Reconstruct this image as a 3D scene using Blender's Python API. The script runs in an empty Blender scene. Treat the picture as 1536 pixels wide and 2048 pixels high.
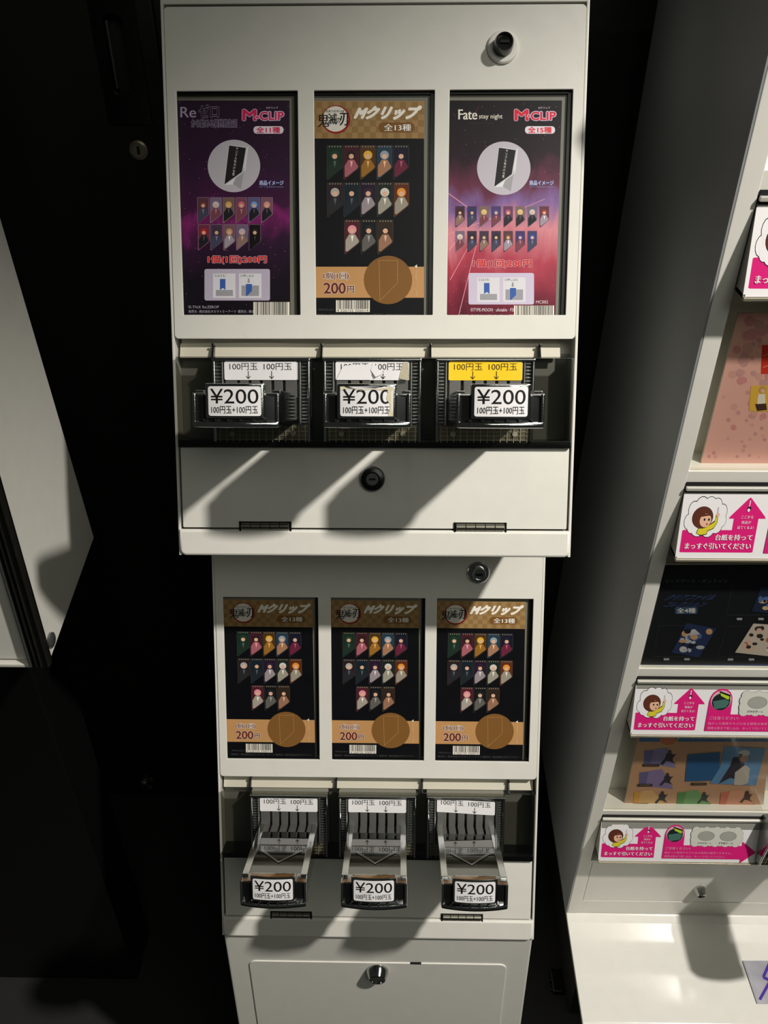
import bpy, bmesh, math, random
from mathutils import Vector, Matrix, Euler
random.seed(7)
SC = bpy.context.scene; COL = SC.collection
# ---------------------------------------------------------------- camera model
F = 1656.0                                   # focal length in pixels of the 1536x2048 frame
PITCH = 34.5                                 # camera looks down this much
def rx(a): return Matrix.Rotation(a, 3, 'X')
R = rx(math.radians(8.3514)) @ Matrix.Rotation(math.radians(1.1244), 3, 'Y') @ Matrix.Rotation(math.radians(.119), 3, 'Z')
T1 = Vector((-.0079, -.4036, .6598)); T2 = Vector((-.0062, .0254, .8455))     # the two machine fronts seen from the camera
vd = R.col[1]
TAU = math.atan2(vd[1], vd[2]) - math.radians(90 - PITCH)                     # how far the fronts lean back
st, ct = math.sin(TAU), math.cos(TAU)
M3 = Matrix(((1, 0, 0), (0, -st, ct), (0, -ct, -st)))
RW = M3 @ R.transposed()                     # camera axes (x right, y down, z forward) to world
CAM = Vector((0, 0, 1.38))
def lw(u, v, w, t): return RW @ (R @ Vector((u, v, -w)) + t) + CAM
def ray(px, py): return RW @ Vector(((px-768)/F, (py-1024)/F, 1))
def at(px, py, x=None, y=None, z=None):
    d = ray(px, py)
    s = (x-CAM.x)/d.x if x is not None else (y-CAM.y)/d.y if y is not None else (z-CAM.z)/d.z
    return CAM + d*s
cd = bpy.data.cameras.new('camera'); cam = bpy.data.objects.new('camera', cd); COL.objects.link(cam); SC.camera = cam
m = Matrix((RW.col[0], -RW.col[1], -RW.col[2])).transposed()
cam.matrix_world = Matrix.Translation(CAM) @ m.to_4x4()
cd.sensor_fit = 'VERTICAL'; cd.sensor_height = 24; cd.lens = 24*F/2048; cd.clip_start = .01
# ---------------------------------------------------------------- world, lamps, exposure
W = bpy.data.worlds.new('dim_arcade'); SC.world = W; W.use_nodes = True
W.node_tree.nodes['Background'].inputs[0].default_value = (.95, 1, .92, 1)
W.node_tree.nodes['Background'].inputs[1].default_value = .022
def lamp(name, kind, loc, target, energy, col, **k):
    d = bpy.data.lights.new(name, kind); d.energy = energy; d.color = col
    for a, b in k.items(): setattr(d, a, b)
    o = bpy.data.objects.new(name, d); COL.objects.link(o); o.location = loc
    o.rotation_euler = (Vector(target)-Vector(loc)).to_track_quat('-Z', 'Y').to_euler(); return o
lamp('ceiling_spot', 'SPOT', (1.17, -.17, 2.60), (.14, .54, .50), 225, (1, .95, .89), spot_size=math.radians(44), spot_blend=.8, shadow_soft_size=.045)
lamp('fill_area', 'AREA', (.55, -.9, 2.5), (0, .6, .9), 4.2, (1, 1, .9), shape='RECTANGLE', size=1.2, size_y=.5)  # unseen soft area light, added to lift the shadows
lamp('fill_area_far', 'AREA', (1.1, -1.4, 2.4), (.3, .6, .7), 3, (.96, 1, .9), shape='RECTANGLE', size=.9, size_y=.5)  # second added fill light, farther right and back
SC.view_settings.view_transform = 'Standard'; SC.view_settings.look = 'None'; SC.view_settings.gamma = 1
SC.view_settings.use_curve_mapping = False; SC.view_settings.exposure = 0
# ---------------------------------------------------------------- materials
def lin(c): return tuple(((x/255)/12.92 if x/255 <= .04045 else ((x/255+.055)/1.055)**2.4) for x in c) + (1,)
MAT = {}
def mat(name, rgb, rough=.5, metal=0, noise=.04, scale=60, bump=0, spec=.5, coat=0):
    if name in MAT: return MAT[name]
    mt = bpy.data.materials.new(name); mt.use_nodes = True; nt = mt.node_tree; b = nt.nodes['Principled BSDF']
    c = lin(rgb); b.inputs['Metallic'].default_value = metal; b.inputs['Specular IOR Level'].default_value = spec
    b.inputs['Coat Weight'].default_value = coat; b.inputs['Coat Roughness'].default_value = .08
    tc = nt.nodes.new('ShaderNodeTexCoord'); n = nt.nodes.new('ShaderNodeTexNoise'); n.inputs['Scale'].default_value = scale
    n.inputs['Detail'].default_value = 3; nt.links.new(tc.outputs['Object'], n.inputs['Vector'])
    mr = nt.nodes.new('ShaderNodeMapRange'); mr.inputs[3].default_value = max(0, rough-.06); mr.inputs[4].default_value = rough+.06
    nt.links.new(n.outputs['Fac'], mr.inputs[0]); nt.links.new(mr.outputs[0], b.inputs['Roughness'])
    mx = nt.nodes.new('ShaderNodeMix'); mx.data_type = 'RGBA'
    mx.inputs[6].default_value = tuple(x*(1-noise) for x in c[:3])+(1,); mx.inputs[7].default_value = tuple(min(1, x*(1+noise)) for x in c[:3])+(1,)
    nt.links.new(n.outputs['Fac'], mx.inputs[0]); nt.links.new(mx.outputs[2], b.inputs['Base Color'])
    if bump:
        n2 = nt.nodes.new('ShaderNodeTexNoise'); n2.inputs['Scale'].default_value = 900; nt.links.new(tc.outputs['Object'], n2.inputs['Vector'])
        bp = nt.nodes.new('ShaderNodeBump'); bp.inputs['Strength'].default_value = bump; bp.inputs['Distance'].default_value = .0004
        nt.links.new(n2.outputs['Fac'], bp.inputs['Height']); nt.links.new(bp.outputs[0], b.inputs['Normal'])
    MAT[name] = mt; return mt
def ink(rgb): return mat('ink_%d_%d_%d' % tuple(rgb), rgb, .42, noise=.02, spec=.25)
WHITE = mat('white_enamel', (226, 224, 214), .3, bump=.12)
CREAM = mat('cream_card', (204, 198, 180), .6)
INNER = mat('inner_steel', (146, 146, 138), .45)
BLACK = mat('black_board', (26, 26, 24), .6)
WALLB = mat('black_wall', (15, 15, 14), .7, noise=.2, scale=6)
DOORB = mat('black_cabinet', (20, 20, 18), .55, noise=.15, scale=8)
FLOORB = mat('black_carpet', (34, 34, 32), .9, noise=.3, scale=25)
GREYP = mat('grey_pocket', (116, 114, 102), .35)
CHROME = mat('chrome', (205, 207, 205), .1, 1, bump=.08)
DCHROME = mat('dark_chrome', (150, 152, 148), .24, .85, bump=.15)
MIRROR = mat('polished_tray', (132, 133, 130), .05, 1)
CHEEK = mat('slot_metal', (118, 118, 114), .3, .55)
RIBM = mat('ribbed_metal', (166, 160, 138), .34, .6, bump=.3)
STEEL = mat('hinge_steel', (150, 148, 135), .35, 1)
PLASTB = mat('black_plastic', (16, 16, 16), .25)
SHADEB = mat('slot_black', (3, 3, 3), .8)
PAPER = mat('sticker_paper', (236, 234, 234), .32, noise=.02)
YELLOW = mat('yellow_sticker', (250, 205, 30), .3)
TORN = mat('torn_paper', (196, 188, 160), .7, noise=.15, scale=300)
def clear(name, tint, gloss=.08):
    mt = bpy.data.materials.new(name); mt.use_nodes = True; nt = mt.node_tree; nt.nodes.clear()
    o = nt.nodes.new('ShaderNodeOutputMaterial'); t = nt.nodes.new('ShaderNodeBsdfTransparent'); g = nt.nodes.new('ShaderNodeBsdfGlossy')
    n = nt.nodes.new('ShaderNodeTexNoise'); n.inputs['Scale'].default_value = 40
    r = nt.nodes.new('ShaderNodeMapRange'); r.inputs[3].default_value = .04; r.inputs[4].default_value = .1
    nt.links.new(n.outputs['Fac'], r.inputs[0]); nt.links.new(r.outputs[0], g.inputs['Roughness'])
    lw0 = nt.nodes.new('ShaderNodeLayerWeight'); lw0.inputs[0].default_value = .5
    pw = nt.nodes.new('ShaderNodeMath'); pw.operation = 'POWER'; pw.inputs[1].default_value = 4; nt.links.new(lw0.outputs['Facing'], pw.inputs[0])
    lwt = nt.nodes.new('ShaderNodeMath'); lwt.operation = 'MULTIPLY_ADD'; lwt.inputs[1].default_value = .7; lwt.inputs[2].default_value = gloss; nt.links.new(pw.outputs[0], lwt.inputs[0])
    mx = nt.nodes.new('ShaderNodeMixShader'); t.inputs[0].default_value = tint; g.inputs[0].default_value = (1, 1, 1, 1)
    nt.links.new(lwt.outputs[0], mx.inputs[0]); nt.links.new(t.outputs[0], mx.inputs[1]); nt.links.new(g.outputs[0], mx.inputs[2])
    nt.links.new(mx.outputs[0], o.inputs[0]); return mt
SMOKE = clear('smoked_acrylic', (.6, .6, .57, 1), .055); CLEAR = clear('clear_acrylic', (.97, .97, .95, 1), .025)
def nebula(name, stops, scale, seed, star=.02, axis=(0, 0, 1), k=9, off=.5, warp=.35):
    """printed space picture: colour ramp over height warped by noise, with stars"""
    mt = bpy.data.materials.new(name); mt.use_nodes = True; nt = mt.node_tree; b = nt.nodes['Principled BSDF']; L = nt.links.new
    tc = nt.nodes.new('ShaderNodeTexCoord'); sx = nt.nodes.new('ShaderNodeSeparateXYZ'); L(tc.outputs['Generated'], sx.inputs[0])
    n = nt.nodes.new('ShaderNodeTexNoise'); n.inputs['Scale'].default_value = scale; n.inputs['Detail'].default_value = 6; n.noise_dimensions = '4D'
    n.inputs['W'].default_value = seed; n.inputs['Distortion'].default_value = 1.2; L(tc.outputs['Generated'], n.inputs['Vector'])
    a = nt.nodes.new('ShaderNodeMath'); a.operation = 'MULTIPLY_ADD'; a.inputs[1].default_value = warp; a.inputs[2].default_value = -warp/2; L(n.outputs['Fac'], a.inputs[0])
    s = nt.nodes.new('ShaderNodeMath'); s.operation = 'ADD'; L(sx.outputs[2], s.inputs[0]); L(a.outputs[0], s.inputs[1])
    cr = nt.nodes.new('ShaderNodeValToRGB'); e = cr.color_ramp
    e.elements[0].position = stops[0][0]; e.elements[0].color = lin(stops[0][1])
    e.elements[1].position = stops[-1][0]; e.elements[1].color = lin(stops[-1][1])
    for p, c in stops[1:-1]: q = e.elements.new(p); q.color = lin(c)
    L(s.outputs[0], cr.inputs[0])
    vo = nt.nodes.new('ShaderNodeTexVoronoi'); vo.inputs['Scale'].default_value = 260; L(tc.outputs['Object'], vo.inputs['Vector'])
    lt = nt.nodes.new('ShaderNodeMath'); lt.operation = 'LESS_THAN'; lt.inputs[1].default_value = star*5; L(vo.outputs['Distance'], lt.inputs[0])
    mx = nt.nodes.new('ShaderNodeMix'); mx.data_type = 'RGBA'; L(lt.outputs[0], mx.inputs[0]); L(cr.outputs[0], mx.inputs[6]); mx.inputs[7].default_value = lin((190, 150, 190))
    L(mx.outputs[2], b.inputs['Base Color']); b.inputs['Roughness'].default_value = .4; b.inputs['Specular IOR Level'].default_value = .25; return mt
NEB1 = nebula('purple_space_print', [(.0, (12, 9, 14)), (.24, (22, 13, 26)), (.4, (50, 22, 52)), (.5, (128, 34, 104)), (.56, (66, 24, 62)), (.72, (50, 24, 52)), (1, (44, 24, 46))], 2.2, 1.3, .012, warp=.45)
NEB2 = nebula('red_space_print', [(0, (60, 18, 34)), (.14, (120, 32, 52)), (.28, (176, 62, 80)), (.42, (214, 138, 146)), (.53, (130, 100, 156)), (.61, (104, 48, 70)), (.72, (38, 22, 32)), (1, (18, 17, 20))], 2.6, 4.1, .012, warp=.4)
# ---------------------------------------------------------------- mesh helpers
GLY = {}
def glyph(s, bold=0):
    """outline of a piece of lettering as (verts, faces), scaled to a unit box"""
    k = (s, bold)
    if k in GLY: return GLY[k]
    c = bpy.data.curves.new('t', 'FONT'); c.body = s; c.offset = bold; c.resolution_u = 5 if len(s) < 7 else 2; c.fill_mode = 'FRONT'
    o = bpy.data.objects.new('t', c); COL.objects.link(o); bpy.context.view_layer.update()
    me = bpy.data.meshes.new_from_object(o.evaluated_get(bpy.context.evaluated_depsgraph_get()))
    V = [(v.co.x, v.co.y) for v in me.vertices]; Fc = [tuple(p.vertices) for p in me.polygons]
    bpy.data.objects.remove(o); bpy.data.curves.remove(c); bpy.data.meshes.remove(me)
    x0 = min(v[0] for v in V); x1 = max(v[0] for v in V); y0 = min(v[1] for v in V); y1 = max(v[1] for v in V)
    GLY[k] = ([((x-x0)/(x1-x0), (y-y0)/(y1-y0)) for x, y in V], Fc); return GLY[k]
def wn(o):
    md = o.modifiers.new('weighted_normals', 'WEIGHTED_NORMAL'); md.keep_sharp = True; md.weight = 60
class MB:
    def __init__(s): s.v = []; s.f = []; s.m = []; s.mats = []
    def mi(s, m):
        if m not in s.mats: s.mats.append(m)
        return s.mats.index(m)
    def add(s, V, Fs, m):
        o = len(s.v); s.v += [tuple(x) for x in V]; i = s.mi(m)
        for f in Fs: s.f.append(tuple(o+a for a in f)); s.m.append(i)
    def bm(s, b, m): 
        b.verts.index_update(); s.add([v.co for v in b.verts], [[v.index for v in f.verts] for f in b.faces], m); b.free()
    def box(s, x0, x1, y0, y1, z0, z1, m, bev=0, seg=2):
        b = bmesh.new(); bmesh.ops.create_cube(b, size=1)
        for v in b.verts: v.co = ((x0+x1)/2+v.co.x*(x1-x0), (y0+y1)/2+v.co.y*(y1-y0), (z0+z1)/2+v.co.z*(z1-z0))
        if bev: bmesh.ops.bevel(b, geom=b.edges[:], offset=bev, segments=seg, affect='EDGES', profile=.5)
        s.bm(b, m)
    def prism(s, pts, x0, x1, m, bev=0, ax='X'):
        """polygon in the other two axes pushed along ax"""
        b = bmesh.new(); f = {'X': lambda p, d: (d, p[0], p[1]), 'Y': lambda p, d: (p[0], d, p[1]), 'Z': lambda p, d: (p[0], p[1], d)}[ax]
        A = [b.verts.new(f(p, x0)) for p in pts]; B = [b.verts.new(f(p, x1)) for p in pts]
        b.faces.new(A); b.faces.new(B[::-1])
        for i in range(len(pts)): j = (i+1) % len(pts); b.faces.new((A[j], A[i], B[i], B[j]))
        bmesh.ops.recalc_face_normals(b, faces=b.faces)
        if bev: bmesh.ops.bevel(b, geom=b.edges[:], offset=bev, segments=2, affect='EDGES', profile=.5)
        s.bm(b, m)
    def lathe(s, c, prof, m, axis=Vector((0, -1, 0)), n=28):
        """profile of (radius, distance along axis)"""
        q = axis.to_track_quat('Z', 'Y').to_matrix(); V = []; Fs = []
        for r, d in prof:
            for i in range(n): a = i*2*math.pi/n; V.append(Vector(c)+q @ Vector((r*math.cos(a), r*math.sin(a), d)))
        for k in range(len(prof)-1):
            for i in range(n): j = (i+1) % n; Fs.append((k*n+i, k*n+j, (k+1)*n+j, (k+1)*n+i))
        Fs.append(tuple(range((len(prof)-1)*n, len(prof)*n))); Fs.append(tuple(range(n))[::-1]); s.add(V, Fs, m)
    def build(s, name, parent=None, sharp=35, **k):
        me = bpy.data.meshes.new(name); me.from_pydata(s.v, [], s.f)
        for m in s.mats: me.materials.append(m)
        me.polygons.foreach_set('material_index', s.m); me.polygons.foreach_set('use_smooth', [True]*len(s.f)); me.update()
        me.set_sharp_from_angle(angle=math.radians(sharp))
        o = bpy.data.objects.new(name, me); COL.objects.link(o)
        if parent: o.parent = parent
        wn(o); tag(o, **k); return o
def tag(o, label=None, cat=None, group=None, kind=None, loc=None):
    if label: o['label'] = label
    if cat: o['category'] = cat
    if group: o['group'] = group
    if kind: o['kind'] = kind
    if loc: o.location = loc
    return o
def empty(name, mw, **k):
    o = bpy.data.objects.new(name, None); COL.objects.link(o); o.matrix_world = mw; o.empty_display_size = .05; tag(o, **k); return o
def rrect(x0, x1, y0, y1, r, n=5):
    P = []
    for cx, cy, a0 in ((x1-r, y1-r, 0), (x0+r, y1-r, 90), (x0+r, y0+r, 180), (x1-r, y0+r, 270)):
        for i in range(n+1): a = math.radians(a0+90*i/n); P.append((cx+r*math.cos(a), cy+r*math.sin(a)))
    return P
def plate(mb, outer, holes, depth, bev, fn, m):
    """flat sheet with holes and rounded rims; fn maps (x, y, thickness) to the mesh space"""
    c = bpy.data.curves.new('p', 'CURVE'); c.dimensions = '2D'; c.fill_mode = 'BOTH'; c.extrude = depth/2-bev; c.bevel_depth = bev; c.bevel_resolution = 2; c.offset = -bev
    for P in [outer]+holes:
        sp = c.splines.new('POLY'); sp.points.add(len(P)-1); sp.use_cyclic_u = True
        for i, p in enumerate(P): sp.points[i].co = (p[0], p[1], 0, 1)
    o = bpy.data.objects.new('p', c); COL.objects.link(o); bpy.context.view_layer.update()
    me = bpy.data.meshes.new_from_object(o.evaluated_get(bpy.context.evaluated_depsgraph_get()))
    mb.add([fn(*v.co) for v in me.vertices], [tuple(p.vertices) for p in me.polygons], m)
    bpy.data.objects.remove(o); bpy.data.curves.remove(c); bpy.data.meshes.remove(me)
class Ink(MB):
    """flat print: shapes in sheet coordinates laid over each other in thin layers; sheet(x, y, lift) gives the mesh point"""
    def __init__(s, sheet, px=None, step=.000022): super().__init__(); s.s = sheet; s.px = px or (lambda x, y: (x, y)); s.k = 0; s.step = step
    def lv(s, n): s.k = n; return s
    def poly(s, P, m, raw=False):
        s.k += 1; Q = P if raw else [s.px(*p) for p in P]; s.add([s.s(x, y, s.k*s.step) for x, y in Q], [tuple(range(len(Q)))], m)
    def rect(s, x0, y0, x1, y1, m): s.poly([(x0, y0), (x1, y0), (x1, y1), (x0, y1)], m)
    def rr(s, x0, y0, x1, y1, r, m): s.poly(rrect(x0, x1, y0, y1, r), m)
    def disc(s, x, y, r, m, n=32, ry=None): s.poly([(x+r*math.cos(i*2*math.pi/n), y+(ry or r)*math.sin(i*2*math.pi/n)) for i in range(n)], m)
    def line(s, P, w, m):
        s.k += 1
        for (x0, y0), (x1, y1) in zip(P, P[1:]):
            L = math.hypot(x1-x0, y1-y0) or 1; nx, ny = -(y1-y0)/L*w/2, (x1-x0)/L*w/2
            Q = [s.px(*p) for p in ((x0+nx, y0+ny), (x1+nx, y1+ny), (x1-nx, y1-ny), (x0-nx, y0-ny))]; s.add([s.s(a, b, s.k*s.step) for a, b in Q], [(0, 1, 2, 3)], m)
    def dots(s, P, w, m, on=3, gap=3):
        for (x0, y0), (x1, y1) in zip(P, P[1:]):
            L = math.hypot(x1-x0, y1-y0); n = max(1, int(L/(on+gap)))
            for i in range(n): a = i/n; b = a+on/L; s.line([(x0+(x1-x0)*a, y0+(y1-y0)*a), (x0+(x1-x0)*b, y0+(y1-y0)*b)], w, m); s.k -= 1
        s.k += 1
    def text(s, t, x0, y0, x1, y1, m, bold=.0, shear=0, turn=False):
        s.k += 1; V, Fs = glyph(t)
        if turn: V = [(1-b, a) for a, b in V]
        r = bold*(y1-y0)*.8; D = [(0, 0)] if r == 0 else [(r*math.cos(i*2*math.pi/nb), r*math.sin(i*2*math.pi/nb)) for nb in [12 if bold > .05 else 6] for i in range(nb)] if bold > .03 else [(-r, 0), (r, 0)]
        k0 = s.k
        for dx, dy in D:
            s.k += .07
            P = [s.px(x0+dx+(x1-x0)*(a+shear*(b-.5)), y1+dy-(y1-y0)*b) for a, b in V]; s.add([s.s(a, b, s.k*s.step) for a, b in P], Fs, m)
        s.k = k0+.5 if len(D) > 1 else k0
    def halo(s, t, x0, y0, x1, y1, m, mo, g=1.5, bold=.02, shear=0):
        V, Fs = glyph(t); s.k += 1
        for i in range(8):
            dx, dy = g*math.cos(i*math.pi/4), g*math.sin(i*math.pi/4); s.k += .07
            P = [s.px(x0+dx+(x1-x0)*(a+shear*(b-.5)), y1+dy-(y1-y0)*b) for a, b in V]; s.add([s.s(a, b, s.k*s.step) for a, b in P], Fs, mo)
        s.text(t, x0, y0, x1, y1, m, bold, shear)
# ---------------------------------------------------------------- setting
WY = 1.02
b = MB(); b.box(-2.2, 2.2, WY, WY+.08, 0, 2.7, WALLB); b.build('wall_back', kind='structure')
b = MB(); b.box(-2.2, 2.2, -2.2, WY+.08, -.05, 0, FLOORB); b.build('floor', kind='structure')
# black cabinet door on the left of the back wall, with recessed pull and key lock
DX = -.262
b = MB()
hx0, hx1, hz0, hz1 = at(203, 30, y=WY-.012).x, at(243, 30, y=WY-.012).x, at(225, 190, y=WY-.012).z, at(210, 28, y=WY-.012).z
plate(b, [(-1.3, .03), (DX, .03), (DX, 2.3), (-1.3, 2.3)], [rrect(hx0, hx1, hz0, hz1, .008)], .012, .0012, lambda x, y, z: (x, WY-.006+z, y), DOORB)
dr = b.build('door_1', kind='structure')
b = MB(); plate(b, rrect(hx0-.012, hx1+.016, hz0-.03, hz1+.05, .003), [rrect(hx0, hx1, hz0, hz1, .008)], .003, .0005, lambda x, y, z: (x, WY-.0135+z, y), PLASTB)
b.box(hx0+.002, hx0+.004, WY-.011, WY-.002, hz0+.006, hz1-.006, DCHROME, .0005); b.build('recessed_pull', dr, label='recessed black pull with a thin metal edge')
p = at(278, 300, y=WY-.013); b = MB(); b.lathe(p, [(.0105, 0), (.0105, .002), (.008, .003), (.0075, .0022), (.0065, .0022)], RIBM); b.box(p.x-.0012, p.x+.0012, p.y-.004, p.y-.002, p.z-.004, p.z+.004, SHADEB)
b.build('key_lock', dr, label='small round brass key lock')
# ---------------------------------------------------------------- slim dispensing machines
H = .447
def lp(u, v, w=0): return (u, -w, H-v)
def root_matrix(t): return Matrix.Translation(lw(0, H, 0, t)) @ Matrix.Rotation(-TAU, 4, 'X')
WIN = [(-.1603, -.0619), (-.0486, .0489), (.0610, .1599)]; WV = (.0638, .2409)
def g2l(dy, dz): return (dy*ct-dz*st, dy*st+dz*ct)          # level offsets to the leaning machine's (y, z)
def lock(mb, u, v, w, big, style):
    c = lp(u, v, w)
    if style == 'disc':
        mb.lathe(c, [(.0118*big, 0), (.0118*big, .002), (.0108*big, .003), (.0095*big, .0032)], WHITE if big > 1 else CHROME)
        mb.lathe(lp(u, v, w+.003), [(.0075*big, 0), (.0072*big, .008), (.0064*big, .0105), (.0052*big, .0105), (.005*big, .0085), (.003, .0085)], mat('gunmetal', (70, 70, 68), .15, 1) if big > 1 else CHROME)
        x, y, z = lp(u, v, w+.0122); mb.box(x-.0035, x+.0035, y-.0008, y+.001, z-.001, z+.001, SHADEB)
    else:
        mb.lathe(c, [(.0108, 0), (.0108, .0035), (.0098, .0055), (.0066, .0062), (.0062, .005), (.003, .005)], PLASTB)
        x, y, z = lp(u, v, w+.0054); mb.box(x-.0028, x+.0028, y-.0006, y+.001, z-.0008, z+.0008, SHADEB)
        mb.lathe(lp(u, v, w+.0048), [(.0054, 0), (.0052, .0006), (.0046, .0006)], DCHROME)
# --- coin mechanism meshes, centred on u = 0 ; bow() is the rounded front of the grip
def bow(u): return .0045*(1-(u/.031)**2)
def bowed(mb, u0, u1, v0, v1, w0, w1, m, n=12, bev=0, free=False):
    b = bmesh.new(); G = []
    for i in range(n+1):
        u = u0+(u1-u0)*i/n; k = 0 if free else bow(u)
        G.append([b.verts.new(lp(u, v, w)) for v, w in ((v0, w0), (v0, w1+k), (v1, w1+k), (v1, w0))])
    for i in range(n):
        for j in range(4): k = (j+1) % 4; b.faces.new((G[i][j], G[i][k], G[i+1][k], G[i+1][j]))
    b.faces.new(G[0][::-1]); b.faces.new(G[-1]); bmesh.ops.recalc_face_normals(b, faces=b.faces)
    if bev:
        E = [e for e in b.edges if e.calc_face_angle(0) > .6]; bmesh.ops.bevel(b, geom=E, offset=bev, segments=2, affect='EDGES', profile=.5)
    mb.bm(b, m)
def lbox(mb, u0, u1, v0, v1, w0, w1, m, bev=0): mb.box(u0, u1, -w1, -w0, H-v1, H-v0, m, bev)
MECH = {}
def mech_meshes():
    b = MB()                                                    # housing with ribbed cheeks and gridded foot
    lbox(b, -.0415, .0415, .2765, .3485, -.02, .004, DCHROME, .0012)
    lbox(b, -.0415, .0415, .2765, .2798, .002, .0115, CHROME, .0012)
    for s in (-1, 1):
        lbox(b, min(s*.0385, s*.0412), max(s*.0385, s*.0412), .278, .347, .002, .0105, CHROME, .001)
        lbox(b, min(s*.0318, s*.0335), max(s*.0318, s*.0335), .279, .333, .002, .0095, DCHROME, .0006)
        for i in range(18): v = .2805+i*.0029; lbox(b, min(s*.034, s*.0382), max(s*.034, s*.0382), v, v+.0014, .003, .0075, DCHROME, .0003)
    lbox(b, -.0385, .0385, .3325, .3475, .002, .0055, RIBM, .0006)
    for i in range(14): u = -.0364+i*.0056; lbox(b, u-.0003, u+.0003, .333, .347, .005, .0068, RIBM)
    for i in range(4): v = .3345+i*.0035; lbox(b, -.038, .038, v-.0002, v+.0002, .005, .0064, RIBM)
    MECH['coin_mechanism'] = b
    b = MB()
    if 1:
        b.lathe(lp(-.026, .340, .0055), [(.0024, 0), (.0024, .0022), (.002, .0026), (.0009, .0026)], RIBM, n=14)
    MECH['screw'] = b
    b = MB()                                                    # slot block: cheeks between five coin slots
    lbox(b, -.0315, .0315, .2796, .2955, .003, .0095, DCHROME, .001)
    sl = [-.0192+i*.0096 for i in range(5)]; ed = [-.030]+[x for q in sl for x in (q-.0012, q+.0012)]+[.030]
    for i in range(0, len(ed), 2): lbox(b, ed[i], ed[i+1], .295, .3125, .003, .0098, CHEEK, .0004)
    lbox(b, -.03, .03, .295, .3125, .002, .004, SHADEB)
    MECH['slot_block'] = b
    b = MB()                                                    # sliding tray: mirror floor, notched rear, raised steps
    def fl(u0, u1, w0, w1, m, up=0., th=.003):
        q = lambda w: .310-(w-.01)*.042
        P = [lp(u0, q(w0)-up, w0), lp(u1, q(w0)-up, w0), lp(u1, q(w1)-up, w1), lp(u0, q(w1)-up, w1)]; Q = [(x, y, z-th) for x, y, z in P]
        b.add(P+Q, [(0, 1, 2, 3), (7, 6, 5, 4), (0, 4, 5, 1), (1, 5, 6, 2), (2, 6, 7, 3), (3, 7, 4, 0)], m)
    fl(-.0245, .0245, .026, .113, MIRROR)
    for i in range(0, len(ed), 2): fl(max(ed[i], -.0245), min(ed[i+1], .0245), .01, .0262, CHEEK)
    fl(-.0245, .0245, .01, .0262, SHADEB, -.0024)
    fl(-.0245, .0245, .052, .0535, DCHROME, .0006, .001)
    for s in (-1, 1):
        q = lambda w, up=.0006: .310-(w-.01)*.042-up
        b.add([lp(s*.021, q(.066), .066), lp(s*.018, q(.064), .064), lp(0, q(.086), .086), lp(0, q(.0885), .0885)], [(0, 1, 2, 3)], CHROME)
    b.text = None
    MECH['push_tray'] = b
    for s, nm in ((-1, 'side_rail'), (1, 'side_rail2')):
        b = MB(); u0, u1 = min(s*.0245, s*.0308), max(s*.0245, s*.0308)
        P = [(-.006, H-.3285), (-.006, H-.3095), (-.028, H-.3085), (-.030, H-.3065), (-.112, H-.3035), (-.112, H-.326)]
        b.prism(P, u0, u1, CHROME, .0005); MECH[nm] = b
    b = MB()                                                    # grip: wide lower bar, raised tab, rolled rim
    bowed(b, -.0307, .0307, .3065, .3285, .108, .1185, PLASTB, bev=.0009)
    bowed(b, -.0211, .0211,   .2987, .3235, .1162, .1205, CHROME, bev=.0012)
    bowed(b, -.0311, .0311, .3252, .3298, .107, .1222, CHROME, bev=.0016)
    for s in (-1, 1):
        lbox(b, min(s*.0283, s*.0311), max(s*.0283, s*.0311), .3055, .3285, .107, .1215, CHROME, .001)
        lbox(b, min(s*.021, s*.0300), max(s*.021, s*.0300), .3055, .3078, .107, .1205, CHROME, .0008)
    for i in range(6): u = -.022+i*.0088; bowed(b, u-.0009, u+.0009, .3236, .3252, .112, .1218, CHROME, 1)
    MECH['front_grip'] = b
mech_meshes()
KI = ink((22, 22, 22))
def paper(I, ua, ub, va, vb, r, m, n=12):
    """sheet with rounded corners cut in narrow strips so that it follows the surface under it"""
    I.k += 1; U = [ua+r*(1-math.cos(i*math.pi/8)) for i in range(4)]+[ua+r+(ub-ua-2*r)*i/n for i in range(n+1)]+[ub-r*(1-math.cos(i*math.pi/8)) for i in (3, 2, 1, 0)]
    e = lambda u: r-math.sqrt(max(0, r*r-max(0, r-min(u-ua, ub-u))**2))
    for p, q in zip(U, U[1:]): I.add([I.s(p, va+e(p), 0), I.s(q, va+e(q), 0), I.s(q, vb-e(q), 0), I.s(p, vb-e(p), 0)], [(0, 1, 2, 3)], m)
def price_sticker(torn=False):
    I = Ink(lambda u, v, k: lp(u, v, .1207+bow(u)*.98+k)); ua, ub, va, vb = -.0187, .0187, .3008, .3215
    paper(I, ua, ub, va, vb, .0016, PAPER); I.k = 9
    I.text('¥200', -.0170, .3025, .0170, .3128, KI); I.text('100円玉+100円玉', -.0165, .3146, .0165, .3198, KI)
    if torn:
        I.poly([(ua, va), (ub, va), (ub, vb), (.0150, vb), (.0168, .314), (.0138, .309), (.0150, .3045), (.004, .3028), (-.004, .3036), (-.012, .3022), (ua, .3036)], TORN)
        I.poly([(.0170, .3045), (ub, .303), (ub, .3195), (.0174, .316)], mat('sticker_glue', (222, 218, 205), .5))
        I.poly([(ua+.003, va), (.012, va), (.006, .3019), (-.004, .3016), (-.012, .3021)], BLACK)
    return I
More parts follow.
